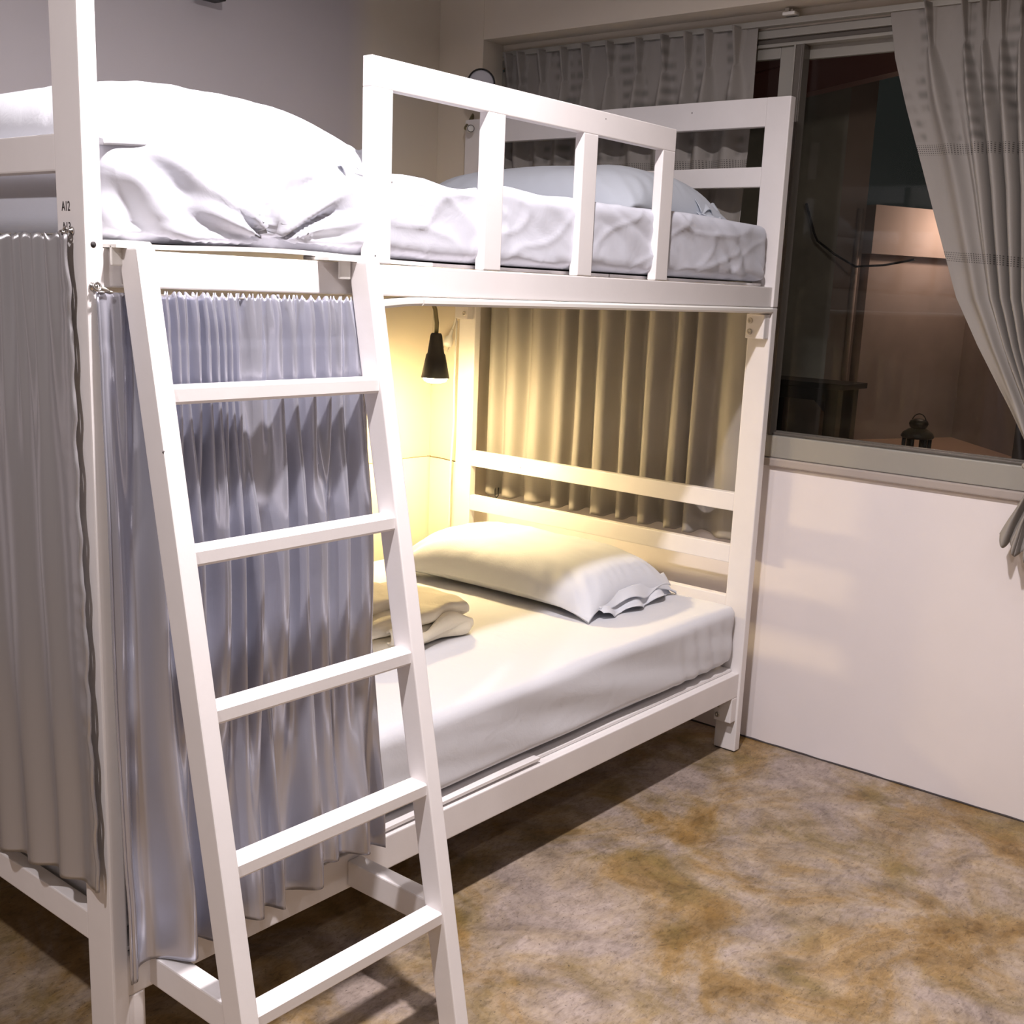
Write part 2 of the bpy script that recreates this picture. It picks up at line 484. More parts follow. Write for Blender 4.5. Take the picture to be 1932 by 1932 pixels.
# ------------------------------------------------------------------ outside at night
FZ = 0.60
struct(box('floor', XW+.14, 5.75, -2.5, 2.6, FZ-.05, FZ, M_OUT_FLOOR, None, 0))
YO = 1.10
gw = thing('garden_wall', (5.35, .9, FZ), 'pink rendered wall lit by a lamp beyond the window', 'wall')
def outw(name, pts, z0, z1, th, m, parent):      # vertical slab following a plan polyline
    (ax, ay), (bx, by) = pts
    d = Vector((bx-ax, by-ay, 0)).normalized(); nn = Vector((-d.y, d.x, 0))*th
    return prism(name, [(ax, ay), (bx, by), (bx+nn.x, by+nn.y), (ax+nn.x, ay+nn.y)], 'z', z0, z1, m, parent)
outw('lower_face', [(5.63, 0.70), (4.975, 1.003)], FZ, 1.56, -.12, M_OUT, gw)
outw('coping', [(5.56, 0.665), (4.91, 0.97)], 1.56, 1.80, -.2, M_OUT, gw)
outw('return_face', [(5.63, 0.70), (5.02, 0.16)], FZ, 1.80, .12, M_OUT, gw)
outw('return_face', [(5.02, 0.16), (4.6, -.6)], FZ, 1.80, .12, M_OUT, gw)
pier = thing('pier', (4.9, 1.1, FZ), 'stained grey pier seen through the left of the window pane', 'pier')
outw('shaft', [(4.93, 1.03), (4.86, 1.14)], FZ, 2.60, -.25, M_OUT, pier)
outw('side_face', [(4.86, 1.14), (4.60, 2.3)], FZ, 2.60, -.25, M_OUT_GREY, pier)
tube('corner_pipe', [(4.90, 1.045, FZ), (4.90, 1.045, 1.78)], .016, M_OUT, pier, 8)
rb = thing('roof_beam', (4.0, .8, 2.2), 'dark red sloping roof beam at the top of the window view', 'beam')
prism('plank', [(1.35, 2.13), (-.25, 2.36), (-.25, 2.50), (1.35, 2.27)], 'x', 3.96, 4.04, M_RED, rb)
prism('plank', [(1.35, 2.275), (-.25, 2.505), (-.25, 2.95), (1.35, 2.72)], 'x', 4.02, 4.10, M_RED, rb)
prism('edge_strip', [(1.35, 2.262), (-.25, 2.492), (-.25, 2.506), (1.35, 2.276)], 'x', 3.93, 3.97, M_RED, rb)
tag(box('dark_door', 4.2, 4.26, -1.2, -0.045, FZ, 1.62, M_PURPLE, None, .005), 'dark purple door standing at the far right of the window view', 'door')
# cable
def cable(t):
    return Vector((4.80, lerp(1.30, 0.70, t), 0)) + Vector((0, 0, interp([(0, 1.80), (.12, 1.62), (.3, 1.55), (.5, 1.49), (.75, 1.50), (1, 1.53)], t)))
c = tube('hanging_cable', [cable(i/30) for i in range(31)], .006, M_RUBBER, None, 6)
tag(c, 'thin cable sagging across the outdoor pier', 'cable')
# small table
tb = thing('side_table', (4.54, 1.07, FZ), 'low black side table on the terrace beyond the window', 'table')
TX0, TX1, TY0, TY1 = 4.42, 4.66, 0.855, 1.29
box('table_top', TX0-.02, TX1+.02, TY0-.035, TY1+.035, .898, .926, M_DARKWOOD, tb, .004)
for xx in (TX0, TX1-.06):
    for yy in (TY0, TY1-.065):
        box('leg', xx, xx+.06, yy, yy+.065, FZ, .898, M_DARKWOOD, tb, .004)
box('apron', TX0, TX0+.02, TY0, TY1, .838, .898, M_DARKWOOD, tb)
box('apron', TX1-.02, TX1, TY0, TY1, .838, .898, M_DARKWOOD, tb)
prism('corner_brace', [(TY0+.065, .838), (TY0+.12, .838), (TY0+.065, .785)], 'x', TX0, TX0+.02, M_DARKWOOD, tb)
prism('corner_brace', [(TY1-.065, .838), (TY1-.12, .838), (TY1-.065, .785)], 'x', TX0, TX0+.02, M_DARKWOOD, tb)
# lantern
lc = Vector((4.62, 0.52, FZ)); ln = thing('lantern', lc, 'small black lantern standing outside on the terrace floor', 'lantern')
lathe('base', lc, (0, 0, 1), [(0, .072), (.012, .075), (.016, .060)], M_DARKWOOD, ln, 16)
for k in range(6):
    a = k*math.pi/3
    tube('bar', [lc+Vector((math.cos(a)*.06, math.sin(a)*.06, .014)), lc+Vector((math.cos(a)*.06, math.sin(a)*.06, .09))], .010, M_DARKWOOD, ln, 6)
lathe('roof', lc, (0, 0, 1), [(.088, .070), (.096, .078), (.115, .070), (.132, .045), (.136, .034)], M_DARKWOOD, ln, 20)
lathe('cap', lc, (0, 0, 1), [(.134, .030), (.142, .040), (.158, .046), (.172, .040), (.182, .018)], M_BLACK, ln, 20)
tube('handle', [lc+Vector((0, math.cos(a)*.034, .165+math.sin(a)*.04)) for a in [i*math.pi/14 for i in range(15)]], .0025, M_DARKWOOD, ln, 6)

# terrace lamp on the coping (source of the pink light, behind the tied curtain)
point_light('terrace_lamp_light', (5.20, 0.575, 1.70), 7.0, (1.0, 0.68, 0.56), 0.03)
tl = thing('terrace_lamp', (5.20, .575, 1.74), 'terrace lamp hidden behind the tied curtain', 'lamp')
lathe('shade', (5.20, .575, 1.78), (0, 0, -1), [(0, .02), (.02, .04), (.035, .045)], M_BLACK, tl, 16)
# added lamp above the window, unseen, to brighten the pier and beam
point_light('added_fill_light', (2.62, -0.75, 2.32), 11.0, (1.0, 0.80, 0.70), 0.05)
ol = thing('added_fill_lamp', (2.62, -.75, 2.40), 'added unseen lamp above the window that brightens the pier', 'lamp')
lathe('shade', (2.62, -.75, 2.42), (0, 0, -1), [(0, .02), (.02, .05), (.035, .055)], M_BLACK, ol, 16)
tube('arm', [(2.29, -.75, 2.36), (2.45, -.75, 2.43), (2.62, -.75, 2.42)], .01, M_BLACK, ol, 8)

# ------------------------------------------------------------------ ceiling lamps (out of frame, they light the room)
LTX = ['ceiling downlight nearest the ladder', 'ceiling downlight beyond the foot of the bed', 'ceiling downlight over the open floor', 'ceiling downlight behind the viewer']
for (lx, ly_, lz, pw), txt in zip(LAMPS, LTX):
    t = thing('ceiling_downlight', (lx, ly_, CEIL), txt, 'lamp', 'ceiling downlights of the dormitory')
    lathe('housing', (lx, ly_, CEIL), (0, 0, -1), [(0, .075), (.045, .075), (.055, .070), (.055, .055), (.03, .05)], M_PLASTIC, t, 24)

# ------------------------------------------------------------------ bunk bed
bed = thing('bunk_bed', (L/2, W/2, 0), 'white wooden bunk bed with guard rail and slatted headboard', 'bunk bed')
HT = 1.8366; SEAM = 1.2918
def post(x0, x1, y0, y1):
    if x0 > 1:
        box('post', x0, x1, y0, y1, 0.004, SEAM-.0008, M_WHITE, bed, .003)
        box('post', x0, x1, y0, y1, SEAM+.0008, HT, M_WHITE, bed, .003)
    else: box('post', x0, x1, y0, y1, 0.004, HT, M_WHITE, bed, .003)
    box('foot_pad', x0+.004, x1-.004, y0+.004, y1-.004, 0, .005, M_RUBBER, bed, 0)
for x0, x1 in ((0, PX), (L-PX, L)):
    post(x0, x1, 0, QY); post(x0, x1, W-QY, W)
a, b = QY, W-QY
# head end (by the window)
for z0, z1 in ((1.763, HT), (1.608, 1.660), (.7179, .770), (.5659, .6181), (.395, .468), (.19, .25)):
    box('head_rail', L-PX+.0015, L-.0015, a, b, z0, z1, M_WHITE, bed)
# foot end (left)
for z0, z1 in ((1.763, HT), (1.448, 1.498), (.7179, .770), (.5659, .6181), (.2615, .3113)):
    box('foot_rail', .0015, PX-.0015, a, b, z0, z1, M_WHITE, bed)
# side rails
RT = 0.030
for y0 in (YR, W-YR-RT):
    box('side_rail', PX, L-PX, y0, y0+RT, 1.2925, 1.346, M_WHITE, bed)
    box('side_rail', PX, L-PX, y0, y0+RT, .1734, .2459, M_WHITE, bed)
# ledgers and bearers carrying the boards
for y0 in (YR+RT, W-YR-RT-.02):
    box('ledger', PX, L-PX, y0, y0+.02, 1.315, 1.345, M_WHITE, bed, .001)
    box('ledger', PX, L-PX, y0, y0+.02, .215, .2455, M_WHITE, bed, .001)
# guard rail
G0, G2, G3, G4, GW, GH, GT, GD = .5364, .8352, 1.1372, 1.4402, .0506, .0501, 1.6861, .0225
box('guard_top_rail', G0, G4+GW, YR, YR+GD, GT-GH, GT, M_WHITE, bed, .002)
for g in (G0, G2, G3, G4):
    box('guard_stile', g, g+GW, YR, YR+GD, 1.347, GT-GH+.0005, M_WHITE, bed, .002)
# corner blocks with bolts
def bolt(x, y, z, parent, ax=(-1, 0, 0)):
    return lathe('bolt', (x, y, z), ax, [(0, .0082), (.002, .0082), (.0036, .0060), (.0036, .0030), (.0018, .0028)], M_BOLT, parent, 14)
for xs, ax in ((L-PX-.03, (-1, 0, 0)), (PX, (1, 0, 0))):
    for y0 in (.006, W-.062):
        for z0 in (1.207, .098):
            bl = box('corner_block', xs, xs+.03, y0, y0+.056, z0, z0+(.066 if z0 > 1 else .075), M_WHITE, bed, .003)
            xb = xs if ax[0] < 0 else xs+.03
            yy = y0+.043 if y0 < .5 else y0+.013
            bolt(xb, yy, z0+.018, bl, ax); bolt(xb, yy, z0+.048, bl, ax)
# extra support leg under the lower rail by the foot post
box('support_leg', PX+.0005, PX+.034, .010, .045, .004, .1729, M_WHITE, bed, .002)
box('support_leg', PX+.0005, PX+.034, W-.045, W-.010, .004, .1729, M_WHITE, bed, .002)
# bed boards, a little warped
def board(name, z, x0, x1, y0, y1, wave):
    bm = bmesh.new(); nx = 60; T = .007
    for s in (0, 1):
        pass
    rows = []
    for i in range(nx+1):
        x = lerp(x0, x1, i/nx); w = wave(x)
        rows.append([bm.verts.new((x, yy, zz)) for yy, zz in ((y0, z+w), (y1, z), (y1, z+T), (y0, z+T+w))])
    for p, q in zip(rows, rows[1:]):
        for k in range(4): bm.faces.new((p[k], p[(k+1) % 4], q[(k+1) % 4], q[k]))
    bm.faces.new(rows[0][::-1]); bm.faces.new(rows[-1])
    bmesh.ops.recalc_face_normals(bm, faces=bm.faces)
    return from_bm(name, bm, M_WHITE, bed)
board('bed_board', 1.3475, PX+.005, .70, .012, W-.012, lambda x: .007*math.sin(math.pi*min(1, max(0, (x-.05)/.62)))**2)
board('bed_board', 1.3475, .705, 1.30, .040, W-.012, lambda x: 0)
board('bed_board', 1.3475, 1.305, L-PX-.005, .040, W-.012, lambda x: 0)
board('bed_board', .2495, PX+.005, 1.10, .014, W-.012, lambda x: .004*math.sin((x-.3)*2.2)**2)
board('bed_board', .2475, 1.105, L-PX-.005, .030, W-.012, lambda x: 0)
# curtain track strip under the upper rail
def strip(name, x0, x1, bow):
    bm = bmesh.new(); n = 40; rows = []
    for i in range(n+1):
        t = i/n; x = lerp(x0, x1, t); s = bow(t)
        rows.append([bm.verts.new((x, yy, zz-s)) for yy, zz in ((YR-.002, 1.2915), (YR-.008, 1.2875), (YR-.008, 1.2810), (YR-.003, 1.2765), (YR+.022, 1.2765), (YR+.022, 1.2915))])
    for p, q in zip(rows, rows[1:]):
        for k in range(6): bm.faces.new((p[k], p[(k+1) % 6], q[(k+1) % 6], q[k]))
    bm.faces.new(rows[0][::-1]); bm.faces.new(rows[-1])
    bmesh.ops.recalc_face_normals(bm, faces=bm.faces)
    return from_bm(name, bm, M_PLASTIC, bed, False)
strip('track_strip', .535, .664, lambda t: .010*(1-t)**1.6)
strip('track_strip', .667, L-PX, lambda t: 0)
# drilled hole
lathe('bolt_hole', (.0125, .0005, 1.350), (0, -1, 0), [(0, .0042), (.0008, .0042)], M_INK, bed, 16)
for xx, zz in ((1.21, 1.672), (.55, 1.36)):
    lathe('nail_dot', (xx, YR+.0002, zz), (0, -1, 0), [(0, .0014), (.0004, .0014)], M_SEAM, bed, 8)
for yy, zz in ((.30, 1.81), (.86, .74)):
    lathe('nail_dot', (L-PX+.0013, yy, zz), (-1, 0, 0), [(0, .0016), (.0004, .0016)], M_SEAM, bed, 8)
# bunk numbers on the foot post
def text(name, s, size, y, z, parent):
    cu = bpy.data.curves.new(name, 'FONT'); cu.body = s; cu.size = size; cu.extrude = .0002
    tmp = bpy.data.objects.new('tmp', cu); COL.objects.link(tmp)
    bpy.context.view_layer.update()
    me = bpy.data.meshes.new_from_object(tmp.evaluated_get(bpy.context.evaluated_depsgraph_get()))
    bpy.data.objects.remove(tmp)
    me.transform(Matrix(((0, 0, -1, -.0004), (-.72, 0, 0, y), (0, 1, 0, z), (0, 0, 0, 1))))
    return link(name, me, M_INK, parent)
text('bunk_number', 'A12', .0185, .0560, 1.3945, bed)
text('bunk_number', 'A13', .0185, .0560, 1.3665, bed)

# ------------------------------------------------------------------ ladder
lad = thing('ladder', (.281, -.18, 0), 'white wooden ladder hooked over the upper bunk rail', 'ladder')
def ly(z): return -.045-.195*(1.346-z)            # front edge of the ladder rail at height z
XL0, XL1, XR0, XR1 = .050, .081, .482, .513
DEP = .046
for x0, x1 in ((XL0, XL1), (XR0, XR1)):
    r = prism('ladder_rail', [(ly(.004), .004), (ly(.004)+DEP, .004), (ly(1.348)+DEP*.98, 1.348), (ly(1.348), 1.348)], 'x', x0, x1, M_WHITE_LADDER, lad, .0025)
    box('rubber_foot', x0+.002, x1-.002, ly(0)+.004, ly(0)+DEP-.004, 0, .006, M_RUBBER, lad, 0)
tops = [1.158, .928, .698, .467, .237]
for zt in tops:
    y0 = ly(zt)+.003
    r = prism('rung', [(y0, zt-.021), (y0+.004, zt-.0255), (y0+.036, zt-.0255), (y0+.038, zt), (y0+.003, zt), (y0, zt-.003)], 'x', XL1-.001, XR0+.001, M_WHITE_LADDER, lad)
for x0, x1 in ((XL0-.016, XL1+.012), (XR0-.062, XR1-.006)):
    # hook: plate over the rail, tongue down the front
    h = prism('hook', [(x0, 1.3475), (x1, 1.3475), (x1, 1.352), (x1-.006, 1.358), (x0+.006, 1.358), (x0, 1.352)], 'y', -.022, YR+RT+.006, M_PLASTIC, lad)
box('hook_tongue', XL0-.016, XL0+.002, -.010, -.004, 1.323, 1.352, M_PLASTIC, lad, .002)
box('hook_tongue', XR0-.027, XR0-.003, -.010, -.004, 1.318, 1.350, M_PLASTIC, lad, .002)
box('latch_pin', .092, .106, -.006, .004, 1.3465, 1.3525, M_PLASTIC, lad, .002)
for x0 in (.068, .500):
    box('spacer_arm', x0, x0+.034, ly(.21)+DEP-.0005, YR-.0005, .181, .233, M_WHITE_LADDER, lad, .003)
for (x, y, z) in ((XL0+.0005, ly(1.07)+.001, 1.07), (XL1-.006, ly(.47)+.002, .47)):
    lathe('nail_dot', (x, y, z), (0, -1, 0), [(0, .0022), (.0006, .0022)], M_SEAM, lad, 8)

# ------------------------------------------------------------------ mattresses
def mattress(name, x0, x1, y0, y1, z0, z1, m, disp, label):
    c = ((x0+x1)/2, (y0+y1)/2, (z0+z1)/2); h = ((x1-x0)/2, (y1-y0)/2, (z1-z0)/2)
    t = thing(name, (c[0], c[1], z0), label, 'mattress')
    rounded_box('fitted_sheet', c, h, .030, (230, 90, 28), disp, m, t)
    return t
def ridge(x): return (1-abs(x))**3 if abs(x) < 1 else 0.0
random.seed(3)
FX, FZ0 = .345, 1.368
def disp_up(p, n):
    d = 0.0; v = Vector((0, 0, 0))
    # gentle sag and lumps of the top
    v.z += .010*N3(p.x*2.1, p.y*2.1, 0)*max(0, n.z) - .004*sstep(.30, 0, p.x)*sstep(1.40, 1.49, p.z)
    v.z += .014*N3(p.x*7, p.y*5, 4)*max(0, n.z)*sstep(.55, .75, p.x)*sstep(1.2, 1.0, p.x)
    wn = sstep(.15, .85, -n.y)
    if wn > 0:
        fz = max(0, min(1, (p.z-1.358)/.15))
        dx, dz = p.x-FX, (p.z-FZ0)
        r = math.hypot(dx, dz*1.5)+1e-6; a = math.atan2(dz*1.5, dx)
        fall = math.exp(-(r/.24)**2)*sstep(0, .03, r)
        # drag folds radiating from the gathered corner of the elastic
        ph = a*5.2+1.4*N3(a*1.5, r*7, 1)
        d += .0165*fall*(abs(math.sin(ph))**.8-.55)*sstep(1.02, .72, fz)
        d += .0050*fall*math.sin(a*17+2*N3(a*3, r*9, 6))*sstep(.9, .5, fz)
        d -= .014*math.exp(-(r/.035)**2)
        # slanted folds farther left
        q = dx*.55+dz
        w = sstep(.30, .18, p.x)*sstep(.03, .10, p.x)
        d += .0105*w*math.sin(q*62+2.2*N3(p.x*7, p.z*9, 2))*sstep(1.0, .7, fz)*sstep(0, .15, fz)
        d += .004*N3(p.x*7, p.z*11, 7)
        # finer folds on the right
        w2 = sstep(.95, 1.25, p.x)
        d += w2*.0085*(abs(N3(p.x*9+p.z*12, p.z*9, 11))-.2)
        d += sstep(.6, 1.2, p.x)*.0026*N3(p.x*24+p.z*30, p.z*14-p.x*6, 15)
        rr = 1-abs(N3(p.x*4.2+p.z*7, p.z*6-p.x*3.1, 31)); d += sstep(.5, .65, p.x)*.0040*rr**14
        rr = 1-abs(N3(p.x*5.0-p.z*8, p.z*7+p.x*2.7, 44)); d += sstep(.5, .65, p.x)*.0035*rr**14
        w3 = sstep(1.70, 1.88, p.x)
        d += w3*.010*(abs(math.sin(p.x*34+p.z*30+2*N3(p.x*5, p.z*8, 3)))-.5)*sstep(1.0, .2, fz)
        # elastic gather at the hem
        e = sstep(.20, .02, fz)
        d += e*.0026*math.sin(p.x*300+4*N3(p.x*30, 0, 3))*sstep(1.9, .3, p.x)
        d += -.004*sstep(.10, 0, fz)
        d *= wn
    return v + n*d
mattress('mattress', PX+.008, L-PX-.012, .022, W-.03, 1.358, 1.508, M_SHEET, disp_up, 'upper bunk mattress in a rumpled pale blue fitted sheet')
def disp_lo(p, n):
    v = Vector((0, 0, 0)); d = 0
    v.z += .006*N3(p.x*2.5, p.y*2.5, 9)*max(0, n.z)
    d += .0022*N3(p.x*3+p.y*2, p.y*16, 5)*max(0, n.z)
    if n.y < -.2:
        fz = max(0, min(1, (p.z-.265)/.18))
        d += .006*N3(p.x*2.2, p.z*16+p.x*2, 3)
        w = sstep(1.66, 1.8, p.x)*sstep(2.03, 1.9, p.x)
        d += w*.009*(abs(math.sin(p.x*42+p.z*16))-.6)*sstep(1.0, .45, fz)
        d += -.006*sstep(.12, 0, fz)
    return v+n*d
mattress('mattress', PX+.008, L-PX-.006, .024, W-.03, .268, .450, M_SHEET_LOW, disp_lo, 'lower bunk mattress in a smooth white sheet lit by the reading lamp')

# ------------------------------------------------------------------ pillows
def pillow(name, cx, cy, z0, lx, ly_, h, rot, m, seed, label, skew=0.0, flap=None, seam=.25, tip=0.0):
    t = thing(name, (cx, cy, z0), label, 'pillow')
    R = Matrix.Rotation(rot, 3, 'Z'); Nn = 72
    def outline(u, v):
        ex = 1-.075*(1-v*v)*abs(u)**6; ey = 1-.06*(1-u*u)*abs(v)**6
        return u*lx/2*ex, v*ly_/2*ey
    def thick(u, v):
        return h*max(0, (1-abs(u)**3.2))**.62*max(0, (1-abs(v)**4))**.62
    def wr(u, v, s):
        e = max(abs(u), abs(v))**3; cr = (abs(u)*abs(v))**2
        w = .006*N3(u*3+seed, v*3, s)*(1-e)
        ang = math.atan2(v, u)
        w += .0022*(e*(1-max(abs(u), abs(v))**14))*math.sin(ang*30+6*N3(u*2, v*2, seed))
        w += .006*cr*(1-max(abs(u), abs(v))**12)*math.sin((u-v if u*v > 0 else u+v)*26+seed)
        return w
    def top(u, v):
        x, y = outline(u, v); e = max(abs(u), abs(v))**8
        sm = seam*h*(1-.9*(abs(u)*abs(v))**3)
        z = sm*e**.5*0+sm*max(abs(u), abs(v))**2*.9 + thick(u, v)*(1+skew*v)*.86 + wr(u, v, 1)
        p = R @ Vector((x, y, 0)); return Vector((cx+p.x, cy+p.y, z0+.012+max(0, z)-tip*(max(0, -v)*abs(u))**6))
    def bot(u, v):
        x, y = outline(u, v)
        sm = seam*h*(1-.9*(abs(u)*abs(v))**3)
        z = sm*max(abs(u), abs(v))**5*.9
        p = R @ Vector((x, y, 0)); return Vector((cx+p.x, cy+p.y, z0+.004+z))
    bm = bmesh.new(); T = {}; B = {}
    for i in range(Nn+1):
        for j in range(Nn+1):
            u = math.sin((i/Nn-.5)*math.pi); v = math.sin((j/Nn-.5)*math.pi)
            a_, b_ = top(u, v), bot(u, v)
            if i in (0, Nn) or j in (0, Nn):
                mid = (a_+b_)/2; T[i, j] = B[i, j] = bm.verts.new(mid)
            else:
                if a_.z < b_.z+.004: a_.z = b_.z+.004
                T[i, j] = bm.verts.new(a_); B[i, j] = bm.verts.new(b_)
    for i in range(Nn):
        for j in range(Nn):
            bm.faces.new((T[i, j], T[i+1, j], T[i+1, j+1], T[i, j+1]))
            bm.faces.new((B[i, j+1], B[i+1, j+1], B[i+1, j], B[i, j]))
    from_bm('pillowcase', bm, m, t, True)
    if flap is not None:
        u0, u1, dep = flap                      # open hem of the pillowcase beyond the v=-1 end
        def fl(a_, b_):
            u = lerp(u0, u1, a_)
            x = u*lx/2*.96; y = -ly_/2*(.94-.06*u*u) - b_*dep*(.55+.45*math.sin(a_*9+1)**2)
            z = lerp(.032, .010, b_)+.012*math.sin(a_*17+b_*1.5)*(.25+.75*b_)+.006*N3(a_*9, b_*3, seed)
            p = R @ Vector((x, y, 0)); return (cx+p.x, cy+p.y, z0+max(.004, z))
        sheet('pillowcase_hem', 70, 10, fl, m, t, .002)
        def fl2(a_, b_):
            u = lerp(u0, u1, a_)
            x = u*lx/2*.96; y = -ly_/2*(.94-.06*u*u) - b_*dep*.62*(.6+.4*math.sin(a_*6+2)**2)
            z = lerp(.060, .030, b_)+.010*math.sin(a_*13+2+b_)*(.25+.75*b_)
            p = R @ Vector((x, y, 0)); return (cx+p.x, cy+p.y, z0+max(.012, z))
        sheet('pillowcase_hem', 70, 10, fl2, m, t, .002)
    return t
# upper bunk, foot end (nearest the viewer)
pillow('pillow', .320, .445, 1.480, .555, .86, .140, math.radians(0), M_PILLOW, 2.3, 'brightly lit plump pillow at the ladder end of the upper bunk', -.02, (.62, 1.0, .03), .10)
# upper bunk, head end
pillow('pillow', 1.75, .53, 1.500, .46, .80, .145, math.radians(0), M_PILLOW_SHADED, 7.1, 'pillow at the window end of the upper bunk, shade put into its colour', .0, (.4, 1.0, .04), .14)
# lower bunk
pillow('pillow', 1.745, .575, .450, .45, .74, .150, math.radians(1), M_PILLOW, 4.6, 'white pillow under the reading lamp on the lower bunk', .08, (-.75, 1.0, .045), .26, .02)

# ------------------------------------------------------------------ folded blanket
bl = thing('folded_blanket', (1.06, .50, .452), 'cream folded blanket lying on the lower bunk beside the ladder', 'blanket')
def bdisp(s, zc):
    def f(p, n):
        w = .012*N3(p.x*7+s, p.y*7, s)+.006*N3(p.x*18, p.y*18, s+3)
        e = .008*math.sin(p.x*26+p.y*18+s)*abs(n.x+n.y)
        v = n*(w+e); v.z *= .7
        v.z += -.005*sstep(1.14, 1.26, p.x)*(1 if p.z > zc else 0)
        return v
    return f
rounded_box('blanket_fold', (1.035, .505, .477), (.205, .150, .024), .023, (60, 48, 10), bdisp(1.0, .474), M_CREAM, bl)
rounded_box('blanket_fold', (1.035, .500, .521), (.208, .140, .022), .021, (60, 48, 10), bdisp(5.0, .512), M_CREAM, bl)
rounded_box('blanket_fold', (.97, .53, .556), (.13, .115, .016), .015, (44, 40, 10), bdisp(9.0, .548), M_CREAM, bl)
def bfold(u, v):
    x = lerp(.93, 1.235, u); r = .016+.006*math.sin(u*11)
    a_ = v*2.4*math.pi/1.6
    y = .345-.010*math.sin(u*7)+.05*u*u*.4+r*.6*math.cos(a_+.6); z = .500+.010*math.sin(u*9+1)+r*math.sin(a_+.6)-.012*u
    return (x, y, z)
sheet('blanket_edge', 60, 14, bfold, M_CREAM, bl, .004)

# ------------------------------------------------------------------ privacy curtain, front of the lower bunk
pc = thing('privacy_curtain', (.28, -.015, .25), 'silver satin curtain gathered behind the ladder, front of the lower bunk', 'curtain')
TOPF = [(.020, .018, .010), (.048, .010, .008), (.078, .007, .016)]
x = .100
random.seed(11)
while x < .256:
    TOPF.append((x, random.uniform(.0045, .0065), random.uniform(.013, .024))); x += random.uniform(.0135, .0185)
for c_, w_, a_ in ((.285, .016, .014), (.318, .010, .024), (.352, .010, .018), (.384, .010, .026), (.420, .009, .024), (.452, .013, .016), (.488, .012, .026), (.512, .008, .010)):
    TOPF.append((c_, w_, a_))
BOTF = [(.018, .014, .020), (.096, .022, .044), (.142, .010, .034), (.176, .014, .032), (.238, .024, .030), (.285, .009, .030),
        (.352, .021, .040), (.408, .022, .022), (.468, .024, .034), (.525, .016, .028)]
MIDF = [(.024, .018, .013), (.082, .018, .030), (.120, .010, .028), (.150, .010, .030), (.196, .016, .030), (.228, .008, .028), (.256, .010, .034),
        (.312, .018, .028), (.352, .010, .030), (.400, .018, .024), (.446, .012, .028), (.496, .018, .030)]
def fold(lst, x): return sum(a_*math.exp(-((x-c_)/w_)**2) for c_, w_, a_ in lst)
def pcf(u, v):
    x = lerp(.012, lerp(.520, .548, v**1.5), u)
    xt = lerp(.012, .520, u)
    zb = interp([(0, .222), (.08, .232), (.18, .245), (.28, .250), (.5, .236), (.62, .246), (.75, .276), (.9, .272), (1, .262)], u)
    t1 = sstep(.10, .42, v); t2 = sstep(.42, .95, v)
    f = lerp(lerp(fold(TOPF, xt), fold(MIDF, xt), t1), fold(BOTF, xt), t2)
    z = lerp(1.286, zb, v)
    z += .0040*math.sin(xt*900+2)*sstep(.012, 0, v)*sstep(.09, .12, xt)
    f *= sstep(-.02, .05, v)*.45+.75
    pk = abs(math.sin(xt*math.pi/.0155+2.2*N3(xt*22, 3, 3)))
    f += .0075*(pk-.6)*sstep(.075, .0, v)*sstep(.085, .11, xt)
    f *= 1+.35*sstep(.10, .30, v)
    y = .003-f-.004*N3(xt*11+z*1.5, z*2.2, 2)*v+.0012*N3(xt*50, z*12, 9)*sstep(.25, .0, v)
    y -= .0015*sstep(.070, .074, v)
    near = max(sstep(.03, .0, abs(xt-.065)-.016), sstep(.03, .0, abs(xt-.4975)-.016))
    lim = ly(min(z, 1.346))+DEP+.002
    if y < lim: y = lerp(y, lim, near)
    y -= .006*sstep(.80, .9, v)
    return (x+.003*N3(xt*14, z*3, 5)*v, y, z)
sheet('curtain_cloth', 560, 150, pcf, M_SATIN, pc, .0012)
def pch(k0, k1):
    return [Vector(pcf(0.002, v))+Vector((-.001, -.002, 0)) for v in [lerp(k0, k1, i/60) for i in range(61)]]
tube('side_hem', pch(0, 1), .0022, M_SATIN, pc, 6)
wire = thing('curtain_wire', (.25, -.004, 1.288), 'chrome eye hook and wire holding the satin front curtain', 'curtain wire')
tube('wire', [(.012, -.008, 1.2905), (.05, .0, 1.284), (.52, .001, 1.279)], .0016, M_BOLT, wire, 8)
tube('eye', [(.010+.0055*math.cos(a_), -.010+.002*math.sin(a_), 1.2935+.0055*math.sin(a_)) for a_ in [i*2*math.pi/18 for i in range(18)]], .0017, M_CHROME, wire, 8, True)
lathe('screw_plate', (.010, -.0005, 1.2935), (0, -1, 0), [(0, .0068), (.002, .0062), (.003, .003), (.008, .002)], M_CHROME, wire, 14)
lathe('clip', (.018, -.010, 1.2915), (1, 0, -.35), [(0, .003), (.008, .0022), (.012, .001)], M_BOLT, wire, 10)
# white hook button on the rail
tag(lathe('curtain_button', (.068, .004, 1.293), (0, -1, 0), [(0, .004), (.003, .004), (.004, .002)], M_PLASTIC, None, 12), 'white round curtain button beside the ladder top', 'button')

